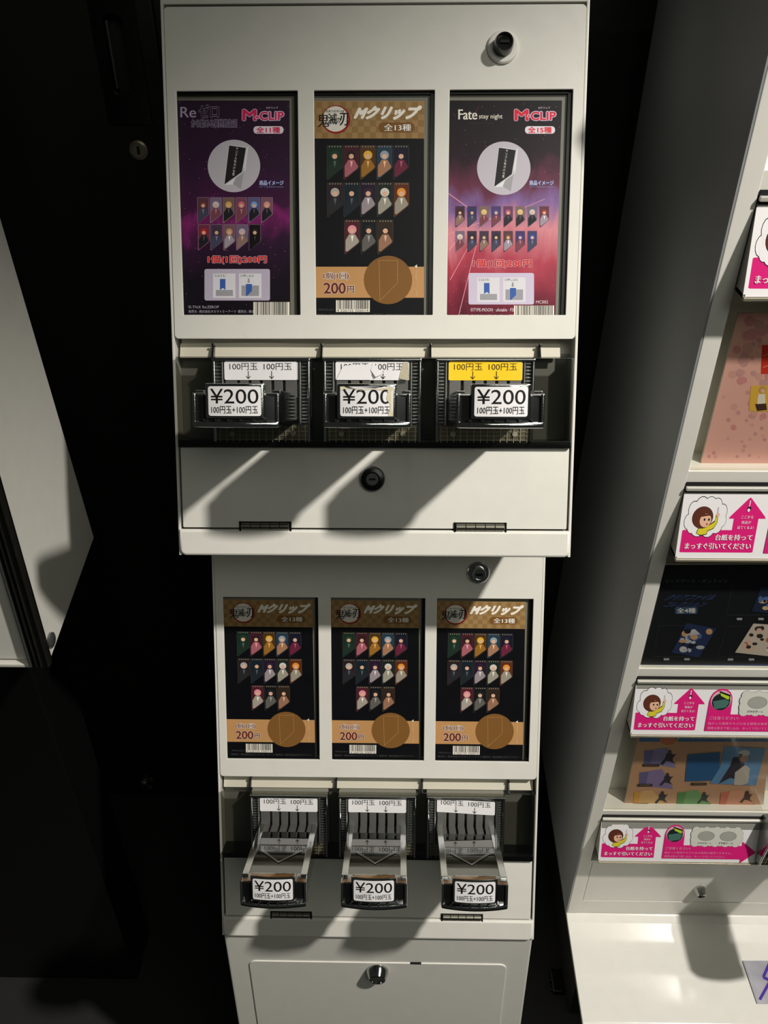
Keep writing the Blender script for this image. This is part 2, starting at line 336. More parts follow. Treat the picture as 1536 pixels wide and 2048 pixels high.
def slot_label(col=PAPER, torn=False, skew=0):
    s = lambda u, v, k: lp(u, v+skew*u, .0104+.0003*math.sin(u*90)+k); I = Ink(s); ua, ub, va, vb = -.0306, .0306, .2800, .2950
    paper(I, ua, ub, va, vb, .0013, col, 16)
    I.k = 4
    for d in (-.0262, .0026):
        I.text('100円玉', d, .2811, d+.0236, .2868, KI)
    for u in (-.0105, .0092):
        I.line([(u, .2876), (u, .2936)], .0006, KI); I.line([(u-.0018, .2918), (u, .2939)], .0006, KI); I.line([(u, .2939), (u+.0018, .2918)], .0006, KI)
    if torn:
        I.k += 25
        I.poly([(-.0245, .2836), (-.016, .2822), (-.006, .2826), (-.003, .2812), (0, .283), (-.001, .2948), (-.03, .2948)], PAPER)
        V = [lp(.0255, .2805, .0106), lp(.0300, .2805, .0116), lp(.0308, .295, .0135), lp(.0265, .2945, .0152), lp(.0225, .2935, .0112)]
        I.add(V, [(0, 1, 2, 3, 4)], TORN)
        V = [lp(.0005, .2812, .0112), lp(.0045, .2838, .0125), lp(.006, .2875, .0118), lp(.0105, .289, .0114), lp(.003, .2925, .0128), lp(-.001, .287, .0118)]
        I.add(V, [tuple(range(6))], PAPER)
    return I
MESH = {}
def child(name, key, mb, parent, label=None, loc=(0, 0, 0)):
    """a part that shares its mesh with the earlier parts of the same kind"""
    if key not in MESH: o = mb().build(name, parent); MESH[key] = o.data
    else: o = bpy.data.objects.new(name, MESH[key]); COL.objects.link(o); o.parent = parent; wn(o)
    if label: o['label'] = label
    o.location = loc; return o
def mechanism(root, u, place, col='white', torn=False, skew=0, scale=1, dv=0):
    h = child('coin_mechanism', 'coin_mechanism', lambda: MECH['coin_mechanism'], root, place, (u, 0, -dv)); h.scale = (scale,)*3
    for k in ('slot_block', 'push_tray', 'side_rail', 'side_rail2', 'front_grip'):
        child(k.strip('2'), k, lambda: MECH[k], h)
    for x in (0, .052): child('screw', 'screw', lambda: MECH['screw'], h, None, (x, 0, 0))
    child('price_sticker', 'price'+str(torn), lambda: price_sticker(torn), h, 'torn white price sticker missing its top and right edge' if torn else None)
    child('slot_label', 'slot'+col+str(torn)+str(skew), lambda: slot_label(YELLOW if col == 'yellow' else PAPER, torn, skew), h,
          'yellow coin slot label' if col == 'yellow' else 'crumpled torn white coin slot label' if torn else None)
    return h
def machine(t, label, first):
    root = empty('coin_dispenser', root_matrix(t), label=label, cat='vending machine')
    kf = 'a' if first else 'b'
    top = .06 if first else (lw(0, H, 0, T1).z-.004+.02*st-lw(0, H, 0, T2).z)/ct-H
    def body():
        b = MB()
        # side outline: leaning front set 2 cm back, upright rear
        dz = lambda y, z: y*(-st)+z*ct; dyw = lambda y, z: y*ct+z*st
        P = [(.02, .0), (.02, H+top)]; zt = dz(*P[1]); zb = dz(0.02, 0)
        P += [g2l(.30, zt), g2l(.30, max(zb, 0))]
        b.prism(P, -.1700, .1700, WHITE, .001)
        for s in (-1, 1):
            b.box(min(s*.1688, s*.1712), max(s*.1688, s*.1712), -.0004, .021, .0, H+top, WHITE, .0006)
        return b
    body_o = child('cabinet', 'cab'+kf, body, root)
    def cap():
        b = MB(); lbox(b, -.1712, .1712, -top+(0 if first else .006), -.0015, -.02, .0006, WHITE, .002); return b
    child('top_cap', 'cap'+kf, cap, root)
    def door():
        b = MB(); plate(b, rrect(-.1685, .1685, H-.2606, H-.0003, .0035), [rrect(a, c, H-WV[1], H-WV[0], .0004, 2) for a, c in WIN], .0024, .0005, lambda x, y, z: (x, z, y), WHITE)
        # folded lower rim
        lbox(b, -.1675, .1675, .2578, .2603, -.008, -.001, WHITE, .0006); return b
    d = child('door_panel', 'door', door, root)
    def backs():
        b = MB()
        for a, c in WIN:
            lbox(b, a-.004, c+.004, WV[0]-.004, WV[1]+.004, -.0075, -.0056, GREYP)
            for p in ((a-.004, a-.0006), (c+.0006, c+.004)): lbox(b, p[0], p[1], WV[0]-.004, WV[1]+.004, -.006, -.0014, PLASTB)
            lbox(b, a-.004, c+.004, WV[0]-.004, WV[0]-.0006, -.006, -.0014, PLASTB); lbox(b, a-.004, c+.004, WV[1]+.0006, WV[1]+.004, -.006, -.0014, PLASTB)
            lbox(b, c-.0030, c+.0006, WV[0], WV[1], -.0055, -.003, PLASTB)
            if first: lbox(b, a, c, WV[0]-.0006, WV[0]+.0018, -.0055, -.003, PLASTB)
        return b
    child('poster_pocket', 'pocket'+kf, backs, d)
    def locks():
        b = MB(); lock(b, .1028, .0325 if first else .036, .0012, 1.06 if first else .98, 'disc'); return b
    child('door_lock', 'dlock'+kf, locks, d, 'round lock on white disc' if first else 'chrome round lock')
    def insert():
        b = MB(); lbox(b, -.166, .157, .258, .2755, -.014, -.012, CREAM)
        P = [(-.1665, .2640), (-.1, .2632), (-.045, .2642), (0, .2634), (.047, .2645), (.1, .2634), (.158 if first else .1665, .2640)]
        for (u0, v0), (u1, v1) in zip(P, P[1:]): b.add([lp(u0, v0, -.0095), lp(u1, v1, -.0095), lp(u1, .2762, -.006), lp(u0, .2762, -.006)], [(0, 1, 2, 3)], CREAM)
        return b
    child('card_insert', 'insert'+kf, insert, root)
    for i, u in enumerate((-.137, -.0445, .0478, .14)):
        def fin():
            b = MB(); b.prism([(-.002, H-.2775), (.0105, H-.2775), (.0105, H-.2655), (.004, H-.2655)], -.0007, .0007, PLASTB)
            b.lathe((0, .0035, H-.2652), [(.0004, 0), (.0012, .0004), (.0012, .0014), (.0004, .0018)], PLASTB, n=10); return b
        child('divider_fin', 'fin', fin, root, None, (u, 0, 0))
    def cover():
        b = MB(); lbox(b, -.1674, .1674, .2755, .3515, .0026, .0062, SMOKE, .0012); lbox(b, -.1674, .1674, .3455, .3518, -.018, .0058, PLASTB, .0008)
        lbox(b, -.1685, .1685, .272, .35, -.0195, -.018, INNER); lbox(b, .1655, .1672, .2765, .3455, -.016, .0026, STEEL, .0004); return b
    child('smoked_cover', 'cover', cover, root, 'smoked translucent cover band')
    def flap():
        b = MB(); plate(b, rrect(-.1668, .1668, H-.4222, H-.3522, .001), [], .0024, .0005, lambda x, y, z: (x, z, y), WHITE)
        lbox(b, -.1686, .1686, .4200, .4245, -.019, -.004, SHADEB); return b
    fo = child('cash_flap', 'flap', flap, root)
    if first:
        def clock():
            b = MB(); lock(b, -.0012, .3787, .0012, 1, 'plain'); return b
        child('flap_lock', 'flock', clock, fo, 'black round key lock')
    for u in (-.0945, .0922):
        def hinge():
            b = MB()
            lbox(b, -.0228, .0228, .4165, .4242, -.006, .0014, SHADEB)
            for s in (-1, 1): lbox(b, min(s*.0212, s*.0228), max(s*.0212, s*.0228), .4163, .4252, -.004, .0026, PLASTB, .0003)
            return b
        hh = child('hinge', 'hinge', hinge, root, None, (u, 0, 0))
        for i in range(5):
            def kn():
                b = MB(); b.lathe((-.00405, -.0018, H-.4207), [(.0028, 0), (.0031, .0003), (.0031, .0078), (.0028, .0081)], STEEL, Vector((1, 0, 0)), 16); return b
            child('knuckle', 'kn', kn, hh, None, (-.0168+i*.0084, 0, 0))
    def lip():
        b = MB(); z1 = H-.4237; P = [p for p in rrect(-.1700, .1700, 0, z1*2, .0055, 5) if p[1] < z1]; P = [(.1700, z1)]+[(-.1700, z1)]+P
        plate(b, P, [], .0230, .0024, lambda x, y, z: (x, .0086+z, y), WHITE); return b
    child('bottom_lip', 'lip', lip, root)
    return root
UP = machine(T1, 'upper white slim coin dispenser with three different poster windows', True)
LO = machine(T2, 'lower white slim coin dispenser with three matching gold and black posters', False)
mechanism(UP, -.0945, 'left coin mechanism with white slot label'); mechanism(UP, -.0012, 'middle coin mechanism with torn stickers', torn=True)
mechanism(UP, .0932, 'right coin mechanism with yellow slot label', 'yellow')
mechanism(LO, -.0942, None); mechanism(LO, -.0002, None); mechanism(LO, .0936, None, skew=.05)
# stand under the lower machine
o2 = lw(0, H, 0, T2)
SL = .085                                     # the stand's front leans out at the foot
sy = o2.y+.001; zs = o2.z-.0015
b = MB(); b.prism([(sy+SL*zs, 0), (sy+.29, 0), (sy+.29, zs), (sy, zs)] if 0 else [(sy-SL*zs, 0), (sy+.29, 0), (sy+.29, zs), (sy, zs)], -.1705, .1705, WHITE, .003)
stand = b.build('machine_stand', label='white box stand under the lower coin dispenser', cat='stand', loc=(0, 0, 0)); stand.location.x = o2.x
q = [at(499, 1914, y=sy), at(1012.6, 1920, y=sy)]
b = MB(); z1 = (q[0].z+q[1].z)/2; x0, x1 = q[0].x-o2.x, q[1].x-o2.x
plate(b, rrect(x0, x1, z1-.34, z1, .008), [], .002, .0005, lambda x, y, z: (x, sy-.0003+z-SL*(zs-y), y), WHITE)
dd = b.build('stand_door', stand)
g = at(832, 1906, y=sy); b = MB(); b.box(g.x-o2.x-.006, g.x-o2.x+.006, sy-.0016-SL*(zs-z1), sy-SL*(zs-z1), z1-.001, z1+.0012, SHADEB); b.build('latch_slot', dd)
g = at(755, 1941, y=sy-.006); b = MB(); b.lathe((g.x-o2.x, sy-.001-SL*(zs-g.z), g.z), [(.0128, 0), (.0124, .003), (.0092, .0108), (.0082, .0114), (.0068, .0114), (.0064, .0098), (.002, .0098)], CHROME); b.build('door_lock', dd, label='conical chrome lock')
# ---------------------------------------------------------------- posters behind the windows
def pxf(w, t, sc=1, du=0, dv=0):
    o = -(R.transposed() @ t)
    def f(x, y):
        d = R.transposed() @ Vector(((x-768)/F, (y-1024)/F, 1)); s = (-w-o[2])/d[2]; p = o+d*s; return (p[0]+du, p[1]+dv)
    return f
PW = -.0045
def sheet(u, v, k): return lp(u, v, PW+k)
GOLD, GOLD2, BAND = ink((160, 128, 82)), ink((143, 112, 68)), ink((194, 146, 94))
NIGHT, DISCB, CW, MAROON = ink((10, 11, 15)), ink((130, 90, 44)), ink((240, 234, 220)), ink((110, 42, 30))
SKIN = (226, 180, 150)
def tagclip(I, x, y, w, h, bg, hair, body, edge=None):
    """clip shaped picture with a plain made-up figure of two or three flat shapes"""
    k0 = I.k
    T = lambda g: [(x-g, y-g), (x+w+g, y-g), (x+w+g, y+h*.66), (x-g+.12*w, y+h+g), (x-g, y+h+g)]
    if edge: I.poly(T(.8), ink(edge))
    I.poly(T(0), ink(bg))
    I.poly([(x+w*.06, y+h*.93), (x+w*.06, y+h*.6), (x+w*.3, y+h*.42), (x+w*.7, y+h*.42), (x+w*.96, y+h*.62), (x+w*.9, y+h*.68), (x+w*.2, y+h*.93)], ink(tuple(int(c*.82) for c in body)))
    I.disc(x+w*.5, y+h*.28, w*.3, ink(hair), 12); I.disc(x+w*.5, y+h*.32, w*.17, ink(SKIN), 10)
    I.poly([(x+w*.42, y+h*.46), (x+w*.6, y+h*.46), (x+w*.5, y+h*.66)], ink(tuple(min(255, c+50) for c in body)))
    I.k = k0
def barcode(I, x0, y0, x1, y1, digits=None):
    I.rect(x0, y0, x1, y1, CW); I.k += 1; x = x0+3; rnd = random.Random(3)
    yb = y1-(6 if digits else 0)
    while x < x1-4:
        w = rnd.choice((.6, .9, 1.3, 1.8)); I.rect(x, y0, x+w, yb, KI); I.k -= 1; x += w+rnd.choice((.8, 1.1, 1.7))
    I.k += 1
    if digits: I.text(digits, x0+2, y1-5.5, x1-3, y1-.5, KI)
def gold_poster():
    I = Ink(sheet, pxf(PW, T1)); I.rect(618, 202, 848, 652, NIGHT)
    I.rect(618, 202, 848.6, 277, GOLD); I.k += 1
    for r in range(6):
        for c in range(19):
            if (r+c) % 2: I.rect(620+c*12, 204+r*12.2, 632+c*12, 216.2+r*12.2, GOLD2); I.k -= 1
    I.k += 1
    I.k = 4
    I.disc(672, 239, 28.5, ink((150, 30, 24))); I.disc(671, 238, 25.5, ink((226, 222, 208))); I.disc(662, 245, 3, ink((226, 222, 208)))
    I.k = 9
    I.text('鬼', 636, 227, 658, 254, KI, .02); I.text('滅', 656, 227, 674, 249, KI, .02); I.text('の', 673, 236, 681, 246, KI, .02); I.text('刃', 680, 226, 696, 251, KI, .03)
    I.text('きめつのやいば', 652, 220, 689, 225, KI, .01)
    I.k = 4
    I.halo('Mクリップ', 714, 213, 837, 238, ink((244, 238, 224)), ink((92, 62, 32)), 1.7, .09, .1)
    I.k = 4
    I.rr(757, 245, 829, 265, 9, ink((124, 84, 38))); I.halo('全13種', 768, 248, 822, 262, ink((250, 245, 232)), ink((86, 54, 24)), .8, .03)
    H_ = [(40, 60, 44), (40, 30, 28), (226, 178, 62), (150, 160, 170), (28, 30, 44), (176, 172, 168), (26, 34, 40), (52, 34, 56), (214, 210, 200), (232, 150, 54), (232, 150, 160), (34, 34, 40), (44, 36, 32)]
    G_ = [(30, 66, 48), (92, 38, 54), (110, 74, 36), (50, 84, 108), (32, 34, 58), (60, 42, 46), (30, 50, 64), (54, 34, 62), (40, 56, 50), (130, 64, 36), (110, 44, 56), (30, 30, 34), (70, 52, 38)]
    B_ = [(38, 60, 48), (206, 120, 130), (190, 132, 52), (206, 150, 112), (130, 46, 72), (48, 50, 56), (40, 48, 56), (188, 176, 180), (196, 188, 170), (190, 180, 160), (206, 196, 180), (120, 118, 112), (190, 140, 110)]
    I.k = 4
    k = 0
    for r, (n, x0, y0) in enumerate(((5, 654.4, 291.5), (5, 655, 366), (3, 689.3, 440.5))):
        for c in range(n):
            tagclip(I, x0+c*33.2, y0, 30, 67, tuple(int(q*.72) for q in G_[k]), H_[k], B_[k], (66, 62, 58)); 
            I.k = 12
            for j in range(5): I.poly([(x0+c*33.2+3+j*5.4, y0+1), (x0+c*33.2+6.4+j*5.4, y0+1), (x0+c*33.2+4.7+j*5.4, y0+4)], ink((150, 140, 120))); I.k -= 1
            I.k = 4; k += 1
    I.k = 4
    I.rect(618, 533.5, 848, 595.5, BAND); I.disc(776, 560, 48.5, DISCB)
    I.dots([(758, 521), (795, 521), (795, 566), (760, 601), (758, 521)], .8, ink((214, 180, 120)), 2, 2)
    I.halo('1個(1回)', 647, 545, 697, 560, MAROON, CW, 1, .03); I.halo('200', 648, 566, 691, 587, MAROON, CW, 1.4, .05); I.halo('円', 695, 572, 708, 585, MAROON, CW, 1.1, .04)
    I.poly([(829, 533), (834, 529), (834, 537)], CW)
    I.text('商品サンプル(実物大)', 830, 540, 834.5, 592, ink((232, 200, 150)), turn=True)
    I.k = 4
    barcode(I, 672, 600.5, 739.5, 624, '4 526155 506014')
    I.k = 4
    G6 = ink((76, 76, 74)); I.text('©KG/S,A,U', 636, 617, 668, 622, G6); I.text('発売元 : 株式会社タカラトミーアーツ 販売元 : 株式会社タカラトミー', 634, 627, 838, 632.5, G6)
    return I
def space_poster(kind):
    z = kind == 'purple'; dx = 0 if z else 532; x0, x1 = (351, 579) if z else (891, 1124)
    I = Ink(sheet, pxf(PW, T1)); B0 = NEB1 if z else NEB2
    I.poly([(x0-2, 201), (x1, 201), (580.5, 652), (x0+10, 652)] if z else [(x0, 201), (x1, 201), (1110, 652), (x0, 652)], B0)
    I.k = 4
    PK = ink((222, 40, 96)) if z else ink((226, 40, 60)); PALE = ink((216, 196, 222))
    I.k = 2
    if z:
        I.text('Re', 361, 214, 392, 235, ink((176, 160, 190)), .02); I.text(':', 393, 219, 396, 233, KI, .03); I.halo('ゼロ', 398, 210, 437, 235, ink((16, 12, 18)), ink((150, 132, 162)), 1.2, .03)
        I.halo('から始める異世界生活', 383, 239, 474, 255, ink((20, 14, 22)), ink((150, 132, 162)), 1.1, .02)
        I.k = 2
        for a in ((365, 405, 90, .3),):
            I.line([(a[0]+(i*14 if i < 15 else 0), a[1]+a[3]*i*9+((i-5)**2)*1.1) for i in range(12)], 1, ink((52, 18, 58)))
    else:
        I.text('Fate', 917, 219, 954, 239, CW, .03); I.text('stay night', 958, 228, 1005, 240, CW, .01)
        I.line([(905, 226), (912, 234)], .7, ink((120, 50, 80))); I.line([(958, 212), (945, 236)], .7, ink((120, 50, 80))); I.text("[Heaven's Feel]", 938, 244, 986, 249, ink((66, 56, 62)))
        for P, w in (([(897, 387), (940, 418)], 2.2), ([(948, 440), (898, 500)], 3), ([(962, 452), (917, 632)], 1.6), ([(990, 440), (1090, 398)], 1.4), ([(900, 560), (950, 470)], 1.6), ([(893, 470), (985, 436)], 2)): I.k = 1+w/10; I.line(P, w*.8, ink((224, 150, 160)))
    I.k = 4
    s = 0 if z else 544
    I.halo('M', 486+s, 220, 512+s, 240, PK, PALE, 2.4, .08); I.halo('-CLIP' if z else '·CLIP', 512+s, 224, 567+s, 240, PK, PALE, 2.2, .05)
    I.text('Mクリップ', 533+s, 213.5, 556+s, 218, PALE, .02)
    I.k = 4
    sx = 0 if z else 543
    I.rr(507+sx, 252.5, 567+sx, 267.5, 6.5, ink((236, 226, 234))); I.text('全11種' if z else '全15種', 513+sx, 254, 560+sx, 266, PK, .04)
    I.k = 4
    cx, cy = (468, 332) if z else (1007.5, 336.5)
    I.disc(cx, cy, 52.5 if z else 53.5, ink((198, 192, 200)), 48)
    a, c = cx-468, cy-332
    I.poly([(495+a, 295+c), (497+a, 291+c), (491+a, 340+c), (470+a, 369+c), (450+a, 370+c), (462+a, 340+c)], ink((232, 232, 234)))
    I.poly([(466+a, 368+c), (482+a, 378+c), (489+a, 335+c), (470+a, 358+c)], ink((168, 166, 170)))
    I.poly([(457.5+a, 289+c), (495+a, 294+c), (486+a, 346+c), (447+a, 372+c)], ink((214, 212, 214)))
    I.poly([(458.5+a, 291+c), (492+a, 296+c), (484+a, 344+c), (449+a, 369+c)], ink((34, 32, 34)))
    I.k = 9
    for i, ch in enumerate('サンプル取付け位置'): I.text(ch, 472+a-i*.9, 295+c+i*6.4, 476.5+a-i*.9, 300+c+i*6.4, CW)
    I.k = 4
    I.halo('商品イメージ', 519+(sx and 540), 361, 567+(sx and 540), 370.5, ink((226, 222, 236)), ink((60, 90, 160)), .8, .01); I.text('(サイズ:約33×16mm)', 519+(sx and 540), 372, 567+(sx and 540), 376, ink((140, 160, 210)))
    I.k = 4
    rnd = random.Random(5 if z else 9)
    HR = [(120, 60, 50), (206, 200, 214), (212, 170, 90), (214, 110, 120), (120, 160, 220), (222, 150, 140), (190, 40, 46), (60, 56, 60), (200, 150, 120), (190, 180, 196), (26, 22, 26)] if z else \
         [(60, 30, 30), (40, 50, 100), (230, 200, 120), (80, 80, 150), (170, 90, 120), (226, 200, 130), (206, 200, 200), (150, 60, 50), (222, 210, 210), (30, 30, 34), (66, 60, 60), (40, 40, 44), (120, 80, 50), (60, 64, 140), (50, 80, 150)]
    n1 = 6 if z else 8
    for k, hr in enumerate(HR):
        r = k >= n1; i = k-n1 if r else k
        if z: X, Y, w, h = 395.3+i*25.5+(1.4 if r else 0), 395.5+r*54, 22, 50
        else: X, Y, w, h = 910.5+i*24.1, 412.5+r*49.5, 18.8, 42
        bg = tuple(int(x*.35+q) for x, q in zip(hr, (48, 34, 52))); body = rnd.choice([(196, 184, 196), (54, 46, 56), (150, 84, 96), (176, 140, 124), (84, 84, 112), (40, 36, 44)])
        if z and k == 10: tagclip(I, X, Y, w, h, (18, 12, 18), (40, 30, 30), (18, 14, 16), (120, 100, 120)); continue
        tagclip(I, X, Y, w, h, bg, hr, body, (150, 120, 140) if z else None)
    I.k = 4
    tx, ty = (416, 511.5) if z else (946, 519.5)
    I.halo('1個(1回)200円', tx, ty, tx+117, ty+16.5, ink((205, 34, 30)), ink((222, 190, 198)), 1.2, .045)
    I.k = 4
    bx, by = (409, 538) if z else (937, 546)
    I.rr(bx, by, bx+131, by+63, 4, ink((188, 178, 196)) if z else ink((206, 196, 216)))
    for j in (0, 1):
        I.k = 6; X = bx+17+j*52; I.rect(X, by+9, X+45, by+58, ink((222, 220, 224))); I.text('①はさむ' if j == 0 else '②押し込む', X+3, by+11, X+(25 if j == 0 else 30), by+16, KI)
        I.rect(X+(6 if j == 0 else 5), by+(42 if j == 0 else 33), X+40, by+54, ink((160, 158, 164)))
        if j == 0: I.poly([(X+14, by+20), (X+25, by+20), (X+25, by+42), (X+20, by+38), (X+14, by+42)], ink((60, 96, 170)))
        else: I.poly([(X+14, by+30), (X+26, by+30), (X+26, by+44), (X+16, by+54), (X+14, by+54)], ink((60, 96, 170))); I.poly([(X+18, by+19), (X+21, by+19), (X+21, by+25), (X+23, by+25), (X+19.5, by+28), (X+16, by+25), (X+18, by+25)], ink((150, 150, 156)))
    if z:
        I.k = 4; I.text('© TN,K Re:ZEROP', 377, 611, 438, 617.5, ink((176, 168, 180))); I.text('発売元 : 株式会社タカラトミーアーツ  販売元 : 株式会社', 377, 620, 520, 626, ink((176, 168, 180))); I.text('MC0203', 377, 629, 406, 635, ink((140, 132, 140)))
        I.k = 6; barcode(I, 507, 604, 579, 640)
    else:
        I.k = 4; I.text('MC002', 1072, 601, 1096, 607, ink((224, 206, 214))); I.text('©TYPE-MOON · ufotable · FSNPC', 941, 616, 1040, 623, ink((236, 214, 222))); I.text('発売元 : 株式会社タカラトミーアーツ 販売元', 920, 629, 1035, 635, ink((236, 214, 222)))
        I.k = 6; barcode(I, 1028, 611, 1108, 640)
    return I
def put_poster(mb, root_t, label, group=None, du=0, dv=0, copy=None):
    o = bpy.data.objects.new('promotional_poster', copy.data) if copy else mb.build('promotional_poster')
    if copy: COL.objects.link(o)
    tag(o, label, 'poster', group); mw = root_matrix(root_t) @ Matrix.Translation((du, 0, -dv)); o.matrix_world = mw; return o
put_poster(space_poster('purple'), T1, 'purple starry poster in the left window of the upper machine')
gp = put_poster(gold_poster(), T1, 'gold and black poster in the middle window of the upper machine')
put_poster(space_poster('red'), T1, 'red starburst poster in the right window of the upper machine')
for du, n in ((-.1090, 'left'), (.0020, 'middle'), (.1122, 'right')):
    put_poster(None, T2, 'gold and black poster in the %s window of the lower machine' % n, 'gold posters in the lower machine', du, -.0022, gp)
#NEXT
# ---------------------------------------------------------------- right hand card dispenser
XR = at(1214, 440, y=WY).x
F0, F1 = at(1536, 120, x=XR), at(1133, 1826, x=XR); E3 = (F0-F1).normalized(); N3 = Vector((0, E3.z, -E3.y))
RM = Matrix.Translation(F1) @ Matrix((Vector((1, 0, 0)), N3, E3)).transposed().to_4x4()
def rq(px, py, w=0):
    d = ray(px, py); s = (F1-N3*w-CAM).dot(N3)/d.dot(N3); p = CAM+d*s-F1; return (p.x, p.dot(E3))
RT = empty('card_dispenser', RM, label='white upright card dispenser with pink instruction strips at the right', cat='vending machine')
WD, SX, TOPZ = .42, .0165, 1.178
yb = (Vector((F1.x, WY-.004, F1.z))-F1).dot(N3)
T1p = at(1166, 2048, x=XR); dv_ = T1p-F1; ya, za = dv_.dot(N3), dv_.dot(E3); sl = za/ya      # the tray slopes down towards the room
b = MB(); b.prism([(.034, sl*.034-.003), (.034, TOPZ), (yb-.045, TOPZ), (yb-.004, sl*yb-.004)], .001, WD, WHITE, .001); b.build('cabinet', RT)
b = MB(); b.prism([(.0006, 0), (.0006, TOPZ), (yb-.045, TOPZ), (yb-.004, sl*yb-.004), (.034, sl*.034-.004)], -.0006, .001, mat('grey_side_sheet', (146, 149, 150), .4, bump=.12)); b.build('side_panel', RT, label='grey side sheet')  # thin sheet over the cabinet side in one even grey
b = MB(); b.box(.001, SX, 0, .036, 0, TOPZ, WHITE, .0012); b.build('side_stile', RT)
rails = [(rq(1380, 943)[1], rq(1380, 975)[1]), (rq(1300, 1338)[1], rq(1300, 1358)[1]), (rq(1220, 1622)[1], rq(1220, 1634)[1]), (rq(1530, 340)[1], rq(1530, 392)[1])]
hold = []
for zt_, zl in rails:
    b = MB(); b.box(SX-.001, WD, .0006, .034, zl, zt_, WHITE, .001); b.build('shelf_rail', RT)
b = MB()
zr = [rq(1270, 1133)[1]]
zd0, zd1 = 0.0336, .1331
plate(b, [(SX-.001, .0005), (WD, .0005), (WD, .1365), (SX-.001, .1365)], [rrect(.0192, .39, zd0, zd1, .0015)], .002, .0004, lambda x, y, z: (x, .0016+z, y), WHITE)
b.box(SX, WD, .003, .034, 0, .136, WHITE); b.build('lower_panel', RT)
b = MB(); b.box(.0197, .3895, .0008, .0024, zd0+.0005, zd1-.0005, WHITE, .0006); df = b.build('cash_drawer', RT)
b = MB(); lx, lz = rq(1399, 1778); b.lathe((lx, .0008, lz), [(.0085, 0), (.0082, .0025), (.0062, .011), (.005, .0115), (.0048, .0095), (.002, .0095)], CHROME, n=8); b.build('drawer_lock', df, label='faceted chrome lock', sharp=20)
PINK, PINKD = ink((214, 34, 118)), ink((150, 20, 84))
ALU = mat('aluminium_edge', (214, 212, 200), .3, .35)
def hold_strip(zt, zb, wb):
    """wedge holder leaning out at the foot, with its metal channels"""
    h = MB(); h.prism([(.034, zt), (-.001, zt), (-wb-.001, zb), (.034, zb)], SX+.0004, WD, STEEL if 0 else INNER, .0004)
    h.box(SX+.0004, WD, -.004, .0, zt+.0008, zt+.0046, ALU, .0008); h.box(SX+.0004, WD, -.0008, .004, zt+.0046, zt+.0085, SHADEB)
    h.box(SX+.0004, WD, -.0022, .0, zt-.0012, zt+.0008, PLASTB)
    h.box(SX+.0004, WD, -wb-.004, -wb+.002, zb-.001, zb+.0016, RIBM, .0005); h.box(SX+.0004, SX+.0018, -wb-.002, .0, zb, zb+.004, RIBM, .0003)
    return h
STW = .205
